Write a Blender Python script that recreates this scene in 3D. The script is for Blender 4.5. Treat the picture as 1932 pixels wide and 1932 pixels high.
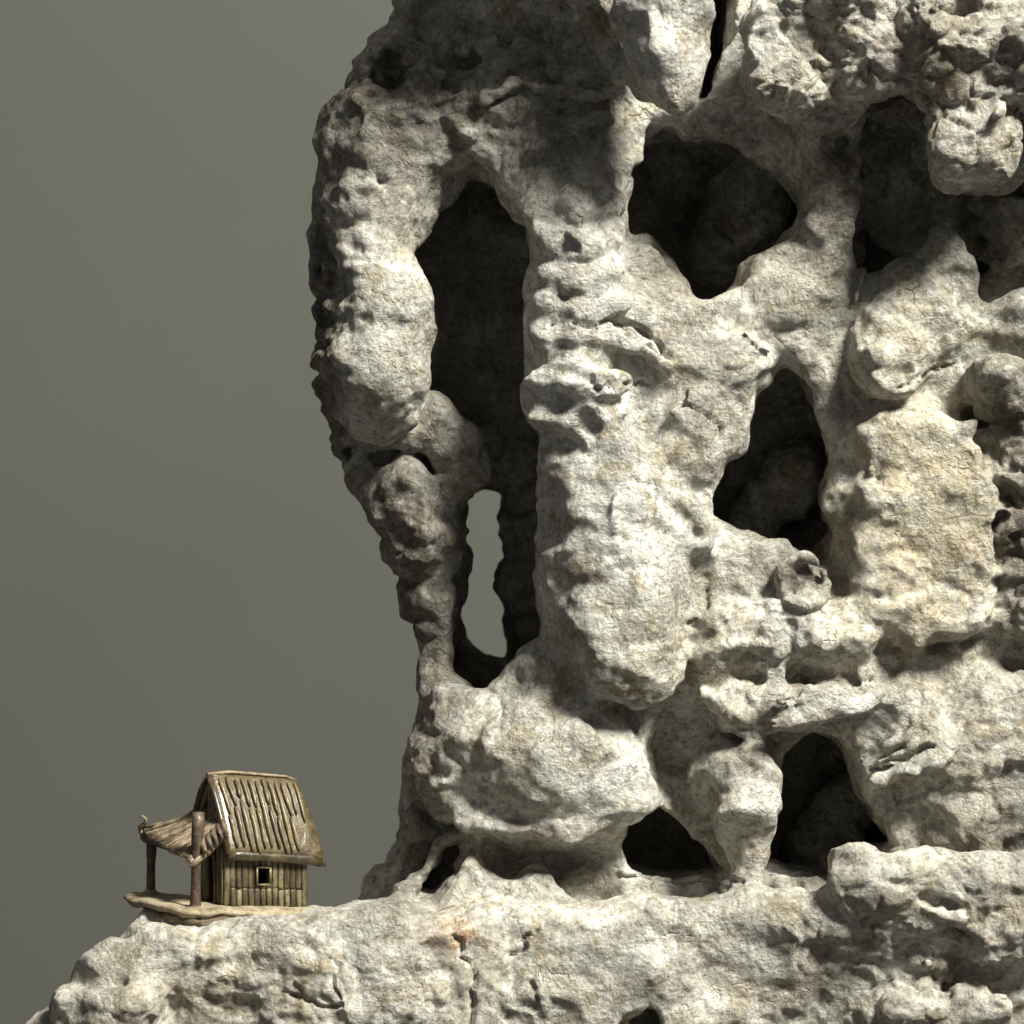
import bpy, bmesh, math, random
import numpy as np
from mathutils import Vector, Matrix

# ------------------------------------------------------------------ scene, camera, light
for o in list(bpy.data.objects):
    bpy.data.objects.remove(o)
sc = bpy.context.scene
S = 0.0002            # metres per modelling unit: the picture is 1932 units wide at the reference plane
D = 5000.0            # camera distance from the reference plane, in units
CX = CY = 966.0

cam_d = bpy.data.cameras.new('camera')
cam = bpy.data.objects.new('camera', cam_d)
sc.collection.objects.link(cam)
cam.location = (0, -D * S, 0)
cam.rotation_euler = (math.radians(90), 0, 0)
cam_d.sensor_width = 36
cam_d.lens = 36 * D / 1932.0
cam_d.clip_start = 0.01
cam_d.clip_end = 50
cam_d.dof.use_dof = True
cam_d.dof.focus_distance = (D - 40) * S
cam_d.dof.aperture_fstop = 14.0
sc.camera = cam

w = bpy.data.worlds.new('World')
sc.world = w
w.use_nodes = True
w.node_tree.nodes['Background'].inputs[0].default_value = (1.0, 0.99, 0.96, 1)
w.node_tree.nodes['Background'].inputs[1].default_value = 0.15

def lamp(name, loc, target, energy, size, color):
    d = bpy.data.lights.new(name, 'AREA')
    d.shape = 'DISK'
    d.size = size
    d.energy = energy
    d.color = color
    o = bpy.data.objects.new(name, d)
    sc.collection.objects.link(o)
    o.location = loc
    o.rotation_euler = (Vector(target) - Vector(loc)).to_track_quat('-Z', 'Y').to_euler()
    return o

# gallery spot: high, in front, to the right; and the dimmer lamp that washes the wall
lamp('gallery_spot', (1.44, -1.30, 2.12), (0.05, 0.0, 0.0), 268, 0.78, (1.0, 0.972, 0.875))
lamp('wall_wash', (-0.25, 0.10, 1.55), (-0.20, 1.05, -0.05), 1.6, 0.5, (1.0, 0.97, 0.90))

sc.view_settings.view_transform = 'Standard'
sc.view_settings.look = 'None'
sc.view_settings.exposure = 0.0
sc.view_settings.gamma = 1.0
sc.render.engine = 'CYCLES'

# ------------------------------------------------------------------ material helpers
def newmat(name):
    m = bpy.data.materials.new(name)
    m.use_nodes = True
    nt = m.node_tree
    return m, nt, nt.nodes['Principled BSDF']

def node(nt, t, **kw):
    n = nt.nodes.new(t)
    for k, v in kw.items():
        if k.startswith('i_'):
            n.inputs[k[2:].replace('_', ' ')].default_value = v
        else:
            setattr(n, k, v)
    return n

def ramp(nt, fac, stops):
    r = nt.nodes.new('ShaderNodeValToRGB')
    e = r.color_ramp.elements
    while len(e) < len(stops):
        e.new(0.5)
    for el, (p, c) in zip(e, stops):
        el.position = p
        el.color = (c, c, c, 1) if isinstance(c, (int, float)) else (*c, 1)
    nt.links.new(fac, r.inputs[0])
    return r.outputs[0]

def mix(nt, fac, a, b, mode='MIX'):
    m = nt.nodes.new('ShaderNodeMix')
    m.data_type = 'RGBA'
    m.blend_type = mode
    for s, v in ((0, fac), (6, a), (7, b)):
        if isinstance(v, (int, float)):
            m.inputs[s].default_value = v
        elif isinstance(v, tuple):
            m.inputs[s].default_value = (*v, 1)
        else:
            nt.links.new(v, m.inputs[s])
    return m.outputs[2]

def math_n(nt, op, a, b=None, c=None):
    m = nt.nodes.new('ShaderNodeMath')
    m.operation = op
    for s, v in enumerate((a, b, c)):
        if v is None:
            continue
        if isinstance(v, (int, float)):
            m.inputs[s].default_value = v
        else:
            nt.links.new(v, m.inputs[s])
    return m.outputs[0]

def obj_coords(nt):
    return nt.nodes.new('ShaderNodeTexCoord').outputs['Object']

def noise(nt, vec, scale, detail=4, rough=0.6, dist=0.0):
    n = nt.nodes.new('ShaderNodeTexNoise')
    n.inputs['Scale'].default_value = scale
    n.inputs['Detail'].default_value = detail
    n.inputs['Roughness'].default_value = rough
    n.inputs['Distortion'].default_value = dist
    nt.links.new(vec, n.inputs['Vector'])
    return n.outputs['Fac']

def link_obj(name, me, mat=None, parent=None):
    o = bpy.data.objects.new(name, me)
    sc.collection.objects.link(o)
    if mat is not None:
        me.materials.append(mat)
    if parent is not None:
        o.parent = parent
    return o
HGRID = 5.2
# ------------------------------------------------------------------ the rock: a signed distance field, meshed
H = HGRID
X0, X1 = -1120.0, 1330.0
Y0, Y1 = -430.0, 790.0
Z0, Z1 = -1230.0, 1230.0
gx = np.arange(X0, X1, H, dtype=np.float32)
gy = np.arange(Y0, Y1, H, dtype=np.float32)
gz = np.arange(Z0, Z1, H, dtype=np.float32)
NX, NY, NZ = len(gx), len(gy), len(gz)
F = np.full((NX, NZ, NY), 90.0, np.float32)
rng = np.random.default_rng(7)

def W(x, y, d):
    k = (D + d) / D
    return np.array([(x - CX) * k, d, (CY - y) * k])

def rng_idx(g, a, b):
    i = int(np.searchsorted(g, a))
    j = int(np.searchsorted(g, b))
    return slice(max(i, 0), max(j, 0))

def smin(a, b, k):
    h = np.maximum(k - np.abs(a - b), 0) / k
    return np.minimum(a, b) - h * h * (k * 0.25)

def cap(pts, k=25.0, cut=False, sy=1.0):
    """chain of tapered capsules, smoothly joined to (or cut from) the rock"""
    for a, b in zip(pts[:-1], pts[1:]) if len(pts) > 1 else [(pts[0], pts[0])]:
        A, B = W(*a[:3]), W(*b[:3])
        ra, rb = a[3] * (D + a[2]) / D, b[3] * (D + b[2]) / D
        m = max(ra, rb) + 70 + k
        lo, hi = np.minimum(A, B) - m, np.maximum(A, B) + m
        sx, syy, sz = rng_idx(gx, lo[0], hi[0]), rng_idx(gy, A[1] - (m) * max(1, 1 / sy) if A[1] < B[1] else B[1] - m * max(1, 1 / sy), max(A[1], B[1]) + m * max(1, 1 / sy)), rng_idx(gz, lo[2], hi[2])
        x = gx[sx][:, None, None]; z = gz[sz][None, :, None]; y = gy[syy][None, None, :]
        if x.size == 0 or y.size == 0 or z.size == 0:
            continue
        d = (B - A).astype(np.float32)
        dd = float(d[0] ** 2 + (d[1] * sy) ** 2 + d[2] ** 2) + 1e-6
        px, py, pz = x - A[0], (y - A[1]) * sy, z - A[2]
        t = np.clip((px * d[0] + py * d[1] * sy + pz * d[2]) / dd, 0, 1)
        dist = np.sqrt((px - t * d[0]) ** 2 + (py - t * d[1] * sy) ** 2 + (pz - t * d[2]) ** 2) - (ra + t * (rb - ra))
        sub = F[sx, sz, syy]
        if cut:
            F[sx, sz, syy] = -smin(-sub, dist, k)
        else:
            F[sx, sz, syy] = smin(sub, dist, k)

def poly_sdf(poly, dref, pad):
    P = np.array([W(x, y, dref)[[0, 2]] for x, y in poly], np.float32)
    sx, sz = rng_idx(gx, P[:, 0].min() - pad, P[:, 0].max() + pad), rng_idx(gz, P[:, 1].min() - pad, P[:, 1].max() + pad)
    x = gx[sx][:, None]; z = gz[sz][None, :]
    d2 = np.full((x.size, z.size), 1e12, np.float32)
    inside = np.zeros(d2.shape, bool)
    for (ax, az), (bx, bz) in zip(P, np.roll(P, -1, 0)):
        ex, ez = bx - ax, bz - az
        t = np.clip(((x - ax) * ex + (z - az) * ez) / (ex * ex + ez * ez + 1e-9), 0, 1)
        d2 = np.minimum(d2, (x - ax - t * ex) ** 2 + (z - az - t * ez) ** 2)
        cond = ((az > z) != (bz > z)) & (x < (bx - ax) * (z - az) / (bz - az + 1e-9) + ax)
        inside ^= cond
    s = np.sqrt(d2)
    s[inside] *= -1
    return s, sx, sz

def slab(poly, d0, d1, rnd=40.0, k=30.0, cut=False, flare=0.0, dref=None, front=None):
    """extruded outline with rounded edges; flare widens it (or, negative, narrows it) from d0 to d1"""
    s, sx, sz = poly_sdf(poly, d0 if dref is None else dref, 80 + abs(flare))
    sy = rng_idx(gy, d0 - 90, d1 + 90)
    y = gy[sy]
    t = np.clip((y - d0) / max(d1 - d0, 1), 0, 1)
    a = s[:, :, None] - (flare * t)[None, None, :]
    if front is None:
        b = (np.abs(y - (d0 + d1) / 2) - (d1 - d0) / 2)[None, None, :]
    else:
        fr = front[sx, sz][:, :, None]
        b = np.maximum(d0 + fr - y[None, None, :], (y - d1)[None, None, :])
    a = a + rnd; b = b + rnd
    q = np.minimum(np.maximum(a, b), 0) + np.sqrt(np.maximum(a, 0) ** 2 + np.maximum(b, 0) ** 2) - rnd
    sub = F[sx, sz, sy]
    if cut:
        F[sx, sz, sy] = -smin(-sub, q, k)
    else:
        F[sx, sz, sy] = smin(sub, q, k)

def spline_mat(g, wl, off):
    u = (g - g[0]) / wl + off
    i = np.floor(u).astype(int)
    f = (u - i).astype(np.float32)
    n = int(i.max()) + 4
    M = np.zeros((len(g), n), np.float32)
    r = np.arange(len(g))
    M[r, i] = (1 - f) ** 3 / 6
    M[r, i + 1] = (3 * f ** 3 - 6 * f ** 2 + 4) / 6
    M[r, i + 2] = (-3 * f ** 3 + 3 * f ** 2 + 3 * f + 1) / 6
    M[r, i + 3] = f ** 3 / 6
    return M

def vol_noise(wl, seed, sx=1.0, sy=1.0, sz=1.0):
    r = np.random.default_rng(seed)
    Mx, My, Mz = spline_mat(gx, wl * sx, .3), spline_mat(gy, wl * sy, .6), spline_mat(gz, wl * sz, .1)
    c = r.standard_normal((Mx.shape[1], Mz.shape[1], My.shape[1])).astype(np.float32)
    c = np.einsum('xzy,ay->xza', c, My, optimize=True)
    c = np.einsum('xza,bz->xba', c, Mz, optimize=True)
    c = np.tensordot(Mx, c, axes=(1, 0))
    return c * 1.9          # roughly unit deviation

def gauss2(spots):
    """sum of soft spots (x, y, rx, ry, value) over the picture plane, on the grid"""
    m = np.zeros((NX, NZ), np.float32)
    for x, y, rx, ry, v in spots:
        p = W(x, y, 0)
        m += v * np.exp(-(((gx[:, None] - p[0]) / rx) ** 2 + ((gz[None, :] - p[2]) / ry) ** 2))
    return m

# ---- large masses
frontmap = gauss2([(1060, 1490, 170, 100, -100), (960, 1400, 120, 100, -25), (1140, 1020, 150, 280, -70), (1250, 680, 170, 200, -62), (1390, 760, 130, 200, -40), (1720, 980, 150, 240, -62),
                   (1650, 640, 130, 120, -30), (1480, 560, 100, 90, -40), (1430, 1190, 180, 130, -78), (1800, 1420, 190, 130, -110),
                   (1850, 1580, 200, 80, -120), (1280, 1430, 70, 70, 110), (1030, 1628, 120, 34, 95), (1900, 1000, 80, 260, -30),
                   (1000, 130, 200, 150, -20), (1570, 320, 60, 150, -10), (1930, 700, 80, 120, -40)])
slab([(745, -420), (775, 0), (700, 90), (652, 170), (625, 250), (640, 330), (860, 325), (960, 330), (1200, 240),
      (1932, 330), (2600, 330), (2600, -420)], 40, 700, 70)
slab([(605, 310), (592, 400), (597, 500), (588, 590), (603, 680), (617, 780), (640, 860), (665, 920), (725, 1000),
      (775, 1080), (805, 1160), (818, 1210), (800, 1270), (812, 1310), (785, 1400), (775, 1470), (765, 1560),
      (750, 1640), (700, 1712), (860, 1712), (880, 1400), (900, 1320), (860, 1250), (862, 1130), (866, 1000),
      (830, 960), (740, 900), (720, 700), (700, 330)], 130, 620, 34)
slab([(650, 700), (760, 690), (840, 800), (860, 960), (740, 960), (660, 900)], 230, 520, 40)
slab([(650, 280), (660, 800), (780, 1000), (870, 1250), (850, 1400), (820, 1720), (2600, 1720), (2600, 180), (650, 180)],
     470, 720, 60)
slab([(870, 240), (930, 340), (985, 420), (1003, 560), (1000, 800), (1035, 900), (1040, 1200), (985, 1270),
      (945, 1335), (870, 1330), (820, 1312), (800, 1400), (790, 1500), (865, 1560), (865, 1712), (2600, 1712),
      (2600, 180), (870, 180)], 30, 230, 40, front=frontmap)
basefront = gauss2([(650, 1830, 150, 100, -40), (300, 1900, 200, 80, 30), (1000, 1850, 250, 120, -30),
                    (1500, 1860, 120, 120, 30), (1750, 1700, 300, 60, -30), (1700, 1900, 150, 60, -20)])
slab([(50, 1945), (98, 1890), (150, 1875), (172, 1815), (215, 1797), (255, 1770), (300, 1752), (520, 1745), (560, 1730),
      (640, 1720), (800, 1706), (1100, 1690), (1600, 1680), (2600, 1670), (2600, 2400), (-200, 2400)], -210, 330, 60,
     front=basefront, flare=-85)
slab([(760, 1715), (1100, 1700), (2600, 1680), (2600, 2400), (760, 2400)], 60, 720, 40, flare=-50, dref=-100)
slab([(690, 110), (780, 15), (900, -60), (1130, -60), (1195, 140), (1238, 240), (1195, 380), (1080, 390), (962, 345), (905, 322), (862, 262), (800, 335), (640, 335), (635, 210)],
     15, 220, 55, 30)
slab([(2080, 150), (2600, 150), (2600, 1740), (2080, 1740)], 60, 720, 50)
# ---- caves
LEFTCAVE = [(842, 318), (895, 304), (950, 326), (978, 400), (1000, 500), (1008, 580), (1000, 650), (988, 720),
            (988, 790), (1012, 850), (1020, 930), (985, 960), (930, 935), (880, 900), (850, 800), (790, 740), (740, 640),
            (735, 480), (780, 420), (830, 380)]
slab(LEFTCAVE, -200, 520, 20, 25, cut=True, flare=30, dref=30)
slab([(905, 1000), (960, 940), (1040, 900), (1045, 1215), (985, 1285), (945, 1332), (890, 1318), (850, 1290), (868, 1130)],
     20, 300, 20, 20, cut=True, flare=0, dref=30)
SEE = [(880, 955), (905, 938), (938, 938), (936, 1010), (938, 1050), (930, 1075), (928, 1140), (940, 1165), (950, 1252),
       (920, 1238), (885, 1212), (872, 1170), (880, 1130), (868, 1090), (884, 1055), (868, 1010)]
slab(SEE, -400, 900, 8, 12, cut=True, dref=250, flare=30)
C1 = [(1185, 400), (1210, 330), (1238, 255), (1265, 240), (1300, 257), (1345, 250), (1400, 272), (1480, 330), (1512, 380),
      (1505, 430), (1450, 480), (1390, 532), (1335, 556), (1295, 552), (1265, 512), (1230, 467), (1178, 458)]
C2 = [(1470, 702), (1492, 692), (1530, 740), (1565, 830), (1560, 900), (1565, 960), (1582, 1000), (1560, 1037), (1480, 1012),
      (1400, 1002), (1352, 966), (1338, 935), (1368, 862), (1420, 782)]
I1 = [(1175, 1560), (1190, 1525), (1217, 1508), (1260, 1540), (1300, 1580), (1345, 1625), (1350, 1645), (1270, 1652),
      (1200, 1642), (1178, 1605)]
I2 = [(1490, 1430), (1530, 1388), (1582, 1400), (1612, 1450), (1660, 1550), (1692, 1592), (1612, 1628), (1570, 1655),
      (1436, 1642), (1440, 1560), (1480, 1490)]
DCAVE = [(1618, 205), (1720, 250), (1760, 330), (1900, 360), (1900, 380), (1790, 420), (1755, 430), (1720, 490), (1680, 515),
         (1600, 520), (1588, 440), (1612, 370)]
FCAVE = [(1790, 430), (1810, 385), (1940, 345), (2060, 345), (2060, 545), (1875, 548), (1850, 535), (1812, 485)]
for poly, depth, fl in ((C1, 460, 30), (C2, 470, 40), (I1, 400, 20), (I2, 430, 30), (DCAVE, 210, 10), (FCAVE, 200, 30)):
    slab(poly, -260, depth, 16, 18, cut=True, flare=fl, dref=30)
slab([(1570, 1125), (1590, 1140), (1598, 1162), (1565, 1165)], -200, 380, 6, 10, cut=True, dref=20)
slab([(1735, 680), (1760, 655), (1775, 660), (1770, 685)], -200, 260, 4, 8, cut=True, dref=20)

# ---- dim rock seen inside the caves
cap([(1420, 380, 330, 90), (1360, 470, 380, 80)], 40)
cap([(1500, 900, 420, 70), (1420, 980, 400, 60)], 40)
cap([(1600, 1520, 380, 60), (1550, 1600, 360, 60)], 40)
for yy in (400, 440, 480):
    cap([(1830, yy - 10, 190, 12), (1900, yy, 170, 16), (2000, yy - 14, 170, 16)], 14)
# ---- columns, lobes and overhangs
cap([(740, 320, 110, 95), (708, 400, 75, 84), (708, 500, 50, 68), (722, 600, 40, 80), (712, 690, 30, 90), (712, 745, 40, 74)], 22)
cap([(795, 345, 150, 52), (770, 395, 130, 38)], 25)
cap([(690, 250, 120, 70), (760, 140, 120, 90), (830, 30, 120, 90), (900, -80, 120, 100)], 40)
cap([(750, 800, 130, 40), (820, 792, 130, 38), (866, 838, 135, 40), (884, 900, 150, 42), (868, 945, 170, 44)], 16)
cap([(815, 872, 95, 22), (840, 885, 100, 22)], 12, cut=True)
cap([(690, 905, 170, 42), (760, 945, 140, 58), (800, 1000, 155, 54), (812, 1060, 190, 38)], 25)
cap([(800, 1055, 195, 32), (820, 1150, 205, 28), (832, 1230, 195, 30), (835, 1310, 140, 44)], 18)
cap([(935, 1080, 330, 8), (985, 1090, 320, 40), (985, 1160, 300, 36), (970, 1240, 300, 40)], 15)
cap([(985, 960, 330, 40), (980, 1030, 320, 40)], 15)
# central column
cap([(1000, 210, 110, 110), (1060, 310, 70, 105), (1090, 390, 20, 86)], 40)
cap([(1090, 390, 20, 88), (1085, 450, 5, 88), (1090, 550, 0, 92), (1092, 650, -10, 96), (1080, 745, -20, 90), (1130, 860, 0, 110)], 25)
for ring, kk in (([(1022, 396, -22, 34), (1088, 392, -58, 36), (1158, 394, -22, 32)], 7), ([(1026, 458, -34, 33), (1084, 462, -62, 34), (1150, 448, -34, 30)], 6),
             ([(1034, 520, -40, 30), (1084, 528, -70, 30), (1148, 512, -50, 28)], 6), ([(1036, 578, -46, 26), (1090, 586, -76, 26), (1164, 576, -58, 26)], 6),
             ([(1030, 640, -52, 33), (1084, 632, -82, 32), (1190, 640, -62, 28), (1262, 690, -34, 24)], 7), ([(1026, 716, -62, 36), (1090, 730, -92, 34), (1185, 724, -72, 30)], 7),
             ([(1030, 792, -62, 38), (1066, 802, -76, 30)], 8), ([(1180, 780, -70, 24), (1250, 770, -56, 22), (1290, 780, -40, 18)], 12)):
    cap([(x, y, dd - 10, r) for x, y, dd, r in ring], kk)
cap([(1130, 855, 10, 108), (1170, 960, 25, 135), (1172, 1080, 15, 138), (1185, 1180, -30, 118), (1205, 1252, -60, 78)], 40)
cap([(1230, 920, -75, 40), (1310, 1000, -40, 40)], 40)
cap([(1060, 900, 60, 40), (1050, 1000, 80, 30)], 20)
cap([(1215, 520, 90, 60), (1250, 590, 60, 60)], 30)
cap([(1330, 800, 10, 70), (1380, 700, 10, 70), (1300, 860, -10, 70)], 40)
# right of the upper cave
cap([(1560, 190, 30, 75), (1565, 320, 10, 48), (1556, 430, 10, 42), (1540, 480, 10, 50)], 22)
cap([(1606, 205, -50, 9), (1612, 300, -30, 12), (1604, 380, -20, 12), (1585, 450, -20, 12)], 10)
cap([(1585, 250, -35, 9), (1586, 300, -38, 8)], 8, cut=True)
cap([(1530, 470, 60, 58), (1490, 545, 45, 92)], 45)
cap([(1490, 650, 0, 36), (1530, 720, 10, 26), (1570, 800, 15, 26), (1600, 870, 15, 28), (1598, 960, 15, 30), (1605, 1010, 25, 30)], 12)
cap([(1725, 570, 40, 84), (1672, 655, -5, 78), (1664, 690, -25, 68)], 22)
cap([(1772, 430, 75, 30), (1782, 520, 50, 56), (1765, 610, 40, 90)], 25)
slab([(1612, 800), (1680, 778), (1760, 775), (1835, 800), (1868, 900), (1876, 1060), (1872, 1185), (1850, 1204), (1760, 1216), (1690, 1218), (1625, 1165), (1608, 1050), (1628, 960)], -62, 120, 34, 28)
cap([(1700, 830, -48, 12), (1740, 860, -56, 12), (1790, 930, -58, 11), (1850, 960, -50, 10)], 14)
cap([(1885, 715, -30, 56), (1905, 760, -20, 45)], 14)
cap([(1930, 600, 30, 60), (1990, 640, 30, 80), (1960, 900, 30, 80), (1950, 1150, 30, 90)], 30)
cap([(1850, 795, 20, 30), (1895, 830, 20, 12)], 12, cut=True)
# lumps above the lower caves
cap([(1512, 1090, -8, 46)], 20)
slab([(1320, 1160), (1400, 1125), (1480, 1130), (1570, 1168), (1655, 1172), (1645, 1238), (1560, 1250), (1530, 1240), (1480, 1272), (1400, 1274), (1345, 1292), (1312, 1240)], -66, 110, 48, 40)
slab([(1342, 1315), (1400, 1292), (1480, 1292), (1530, 1302), (1600, 1300), (1665, 1312), (1640, 1345), (1560, 1358), (1520, 1386), (1430, 1396), (1370, 1372)], -86, 90, 44, 26)
cap([(1392, 1478, -10, 86), (1400, 1530, -40, 66), (1410, 1600, -36, 36), (1412, 1665, -30, 38)], 26)
cap([(1430, 1284, -90, 8), (1500, 1284, -95, 9)], 8, cut=True)
cap([(1430, 1284, -40, 9), (1510, 1284, -40, 10)], 8, cut=True)
cap([(1545, 1270, -60, 26), (1610, 1290, -50, 30)], 14, cut=True)
cap([(1345, 1252, -92, 14), (1352, 1268, -84, 12)], 8, cut=True)
for (cx, cy, dd, ra, rb, rr) in ((1512, 1090, -58, 40, 46, 6), (1455, 1338, -94, 56, 30, 6), (1462, 1338, -98, 34, 17, 5), (1330, 800, -62, 34, 22, 5), (1335, 890, -62, 20, 22, 5)):
    ring = [(cx + ra * math.cos(t * .5236), cy + rb * math.sin(t * .5236), dd + 10 * math.cos(t * .5236 * 2), rr) for t in range(13)]
    cap(ring, 7)
# rope-like veins and drips
for v in ([(1395, 590, -46, 6), (1412, 625, -48, 6), (1440, 655, -48, 6), (1475, 690, -40, 6)],
          [(1180, 880, -95, 12), (1230, 930, -105, 14), (1290, 985, -92, 13), (1340, 1030, -75, 10)], [(1165, 870, -100, 10), (1170, 930, -115, 12), (1165, 1000, -118, 9)],
          [(1660, 800, -40, 8), (1640, 880, -58, 8), (1640, 960, -60, 8)], [(1630, 520, 0, 10), (1600, 600, -20, 9), (1600, 680, -30, 8)],
          [(1230, 40, -246, 9), (1250, 100, -250, 9), (1256, 160, -230, 7)], [(1000, 1360, -20, 14), (1060, 1400, -70, 14), (1110, 1400, -95, 12)],
          [(880, 1400, 0, 12), (920, 1440, -25, 12), (1000, 1500, -90, 11)]):
    cap(v, 12)
# bedding lines low on the outer side of the ledge
for k, yy in enumerate((1800, 1838, 1868, 1905)):
    cap([(150 + 20 * k, yy + 34, -190, 7), (260, yy + 18, -222, 9), (400, yy + 10, -235, 9), (520, yy + 22, -245, 6)], 10, cut=True)
# nose over the left ledge
cap([(900, 1440, 50, 66), (1000, 1450, 30, 92), (1090, 1465, 0, 92), (1150, 1475, -20, 62)], 80)
cap([(880, 1552, -30, 16), (980, 1568, -60, 20), (1080, 1562, -75, 24), (1175, 1518, -50, 26)], 20)
cap([(950, 1612, -50, 34), (1060, 1618, -60, 34)], 16, cut=True)
cap([(1010, 1310, 60, 40), (1060, 1270, 40, 45), (1080, 1330, 20, 50)], 60)
cap([(800, 1640, 160, 40), (850, 1600, 120, 26)], 14, cut=True)
cap([(815, 1670, 100, 22), (855, 1625, 90, 22)], 10, cut=True)
cap([(798, 1412, 110, 16)], 8, cut=True)
cap([(800, 1545, 110, 26)], 10, cut=True)
cap([(870, 1640, 20, 50), (830, 1720, -10, 60), (1000, 1700, -20, 60)], 30)
cap([(740, 1690, 230, 60), (700, 1715, 240, 30)], 30)
# shelf to the right of the last cave
cap([(1740, 1375, -10, 60), (1820, 1450, -20, 90), (1920, 1400, -20, 110), (1830, 1570, -40, 70), (1930, 1560, -60, 90)], 50)
for yy, dd in ((1395, -85), (1425, -95), (1455, -105)):
    cap([(1660, yy + 12, dd + 20, 9), (1760, yy - 18, dd - 20, 10)], 8)
# hanging block and stalactite at the top
cap([(1240, -80, -120, 104), (1242, 20, -170, 84), (1256, 95, -195, 58), (1270, 150, -205, 40), (1280, 184, -205, 26)], 9)
slab([(1140, -90), (1345, -90), (1340, 20), (1318, 70), (1310, 130), (1313, 196), (1292, 212), (1244, 204), (1206, 152), (1172, 60)], -215, -110, 30, 14, dref=-200)
cap([(1060, -40, 0, 46), (1120, 50, -50, 30), (1175, 130, -110, 28), (1215, 170, -140, 26)], 18)
cap([(1465, 40, -110, 74), (1480, 130, -125, 74), (1500, 165, -110, 50)], 18)
cap([(1590, -20, -100, 110), (1640, 110, -110, 84), (1560, 190, -60, 50)], 25)
cap([(1780, 60, -120, 130), (1830, 220, -140, 84), (1800, 285, -150, 52), (1870, 275, -150, 60)], 22)
cap([(1920, 100, -120, 120), (2100, 60, -100, 160)], 30)
cap([(1800, -10, -200, 46)], 12, cut=True)
slab([(1350, -80), (1396, -80), (1390, 40), (1366, 110), (1346, 160), (1320, 166), (1322, 110), (1344, 50)], -320, 380, 8, 8, cut=True, dref=-60)
# pockets in the shaded upper left, irregular clusters
for c in ([(950, 66, 12, 46), (1000, 58, 16, 40), (985, 104, 14, 36), (930, 34, 20, 34), (1012, 96, 18, 26)], [(880, 10, 28, 34), (898, 44, 32, 28), (866, -14, 22, 36)],
          [(742, 120, 40, 18), (738, 150, 40, 22), (750, 175, 50, 16)], [(855, 175, 40, 20), (842, 150, 40, 22), (860, 120, 30, 18), (835, 105, 30, 24)],
          [(1000, 222, -5, 18), (1030, 212, -10, 22), (1060, 225, -10, 14)], [(1085, 245, -20, 22), (1120, 260, -30, 20), (1140, 290, -30, 18)],
          [(925, 125, 10, 20), (950, 140, 10, 16)], [(690, 250, 55, 14), (700, 262, 50, 12)], [(700, 350, 0, 16), (718, 356, 0, 20)],
          [(1050, 168, -10, 12), (1100, 165, -20, 16), (1150, 180, -30, 14)], [(800, 60, 30, 14), (790, 40, 30, 12), (812, 30, 30, 14)],
          [(1055, 450, -95, 16), (1075, 462, -98, 12), (1050, 468, -92, 10)]):
    for q in c:
        cap([(q[0], q[1], q[2] - 10, q[3] * .85), (q[0] + 4, q[1] - 3, q[2] + 4, q[3] * .7)], 18, cut=True)
cap([(650, 850, 100, 20), (712, 866, 70, 28), (790, 854, 90, 18)], 12, cut=True)
cap([(660, 850, 150, 20), (715, 862, 140, 26), (785, 854, 150, 16)], 12, cut=True)
# craggy ledges under the roof
for v in ([(868, 212, 22, 15), (910, 180, 8, 15), (970, 160, -4, 14), (1060, 178, -12, 13), (1175, 168, -16, 12)], [(880, 258, 16, 13), (960, 222, -2, 14), (1010, 232, -8, 12), (1080, 240, -16, 12), (1150, 225, -18, 10)],
          [(740, 190, 50, 15), (790, 235, 40, 15), (760, 300, 46, 16)], [(700, 130, 60, 13), (760, 90, 50, 14), (830, 70, 36, 13), (870, 100, 24, 12)],
          [(1020, 20, 0, 13), (1050, 80, -8, 14), (1030, 130, -8, 12)], [(800, 160, 36, 11), (850, 215, 26, 12), (905, 275, 14, 11)], [(660, 210, 80, 12), (690, 290, 70, 13)]):
    cap(v, 9)
# folds of the central column
for g in ([(1035, 432, -72, 6), (1080, 434, -88, 7), (1150, 425, -62, 5)], [(1030, 552, -78, 7), (1065, 560, -94, 8), (1120, 562, -96, 5)],
          [(1040, 614, -85, 6), (1100, 618, -102, 6), (1180, 612, -90, 6)],
          [(1040, 690, -108, 11), (1085, 706, -122, 14), (1118, 718, -118, 8)], [(1062, 770, -108, 12), (1108, 784, -112, 13), (1120, 800, -100, 9)],
          [(1030, 840, -75, 10), (1060, 846, -85, 10), (1085, 840, -95, 6)], [(1085, 905, -105, 10), (1140, 925, -118, 8)],
          [(1240, 920, -112, 6), (1290, 985, -92, 10), (1310, 1010, -80, 8)], [(1340, 1240, -80, 14), (1320, 1200, -70, 14), (1310, 1160, -70, 10)]):
    cap(g, 10, cut=True)
slab([(870, 1130), (905, 1000), (960, 940), (1022, 930), (1026, 1205), (988, 1258), (962, 1290), (940, 1328), (905, 1322), (858, 1290), (846, 1262)],
     30, 300, 16, 14, cut=True, dref=30)
slab(SEE, -400, 900, 8, 10, cut=True, dref=180, flare=20)
slab([(774, 1672), (838, 1592), (882, 1580), (876, 1652), (834, 1704), (776, 1700)], -140, 260, 10, 14, cut=True, dref=40)
cap([(812, 1668, 20, 22), (850, 1622, 0, 24), (855, 1610, 80, 30), (800, 1650, 120, 40)], 10, cut=True)
# unseen rock above the picture, its forward lean added to shade the upper left
cap([(880, -200, -30, 95), (960, -205, -110, 98), (1040, -205, -140, 98), (1120, -215, -150, 110)], 40)
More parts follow.
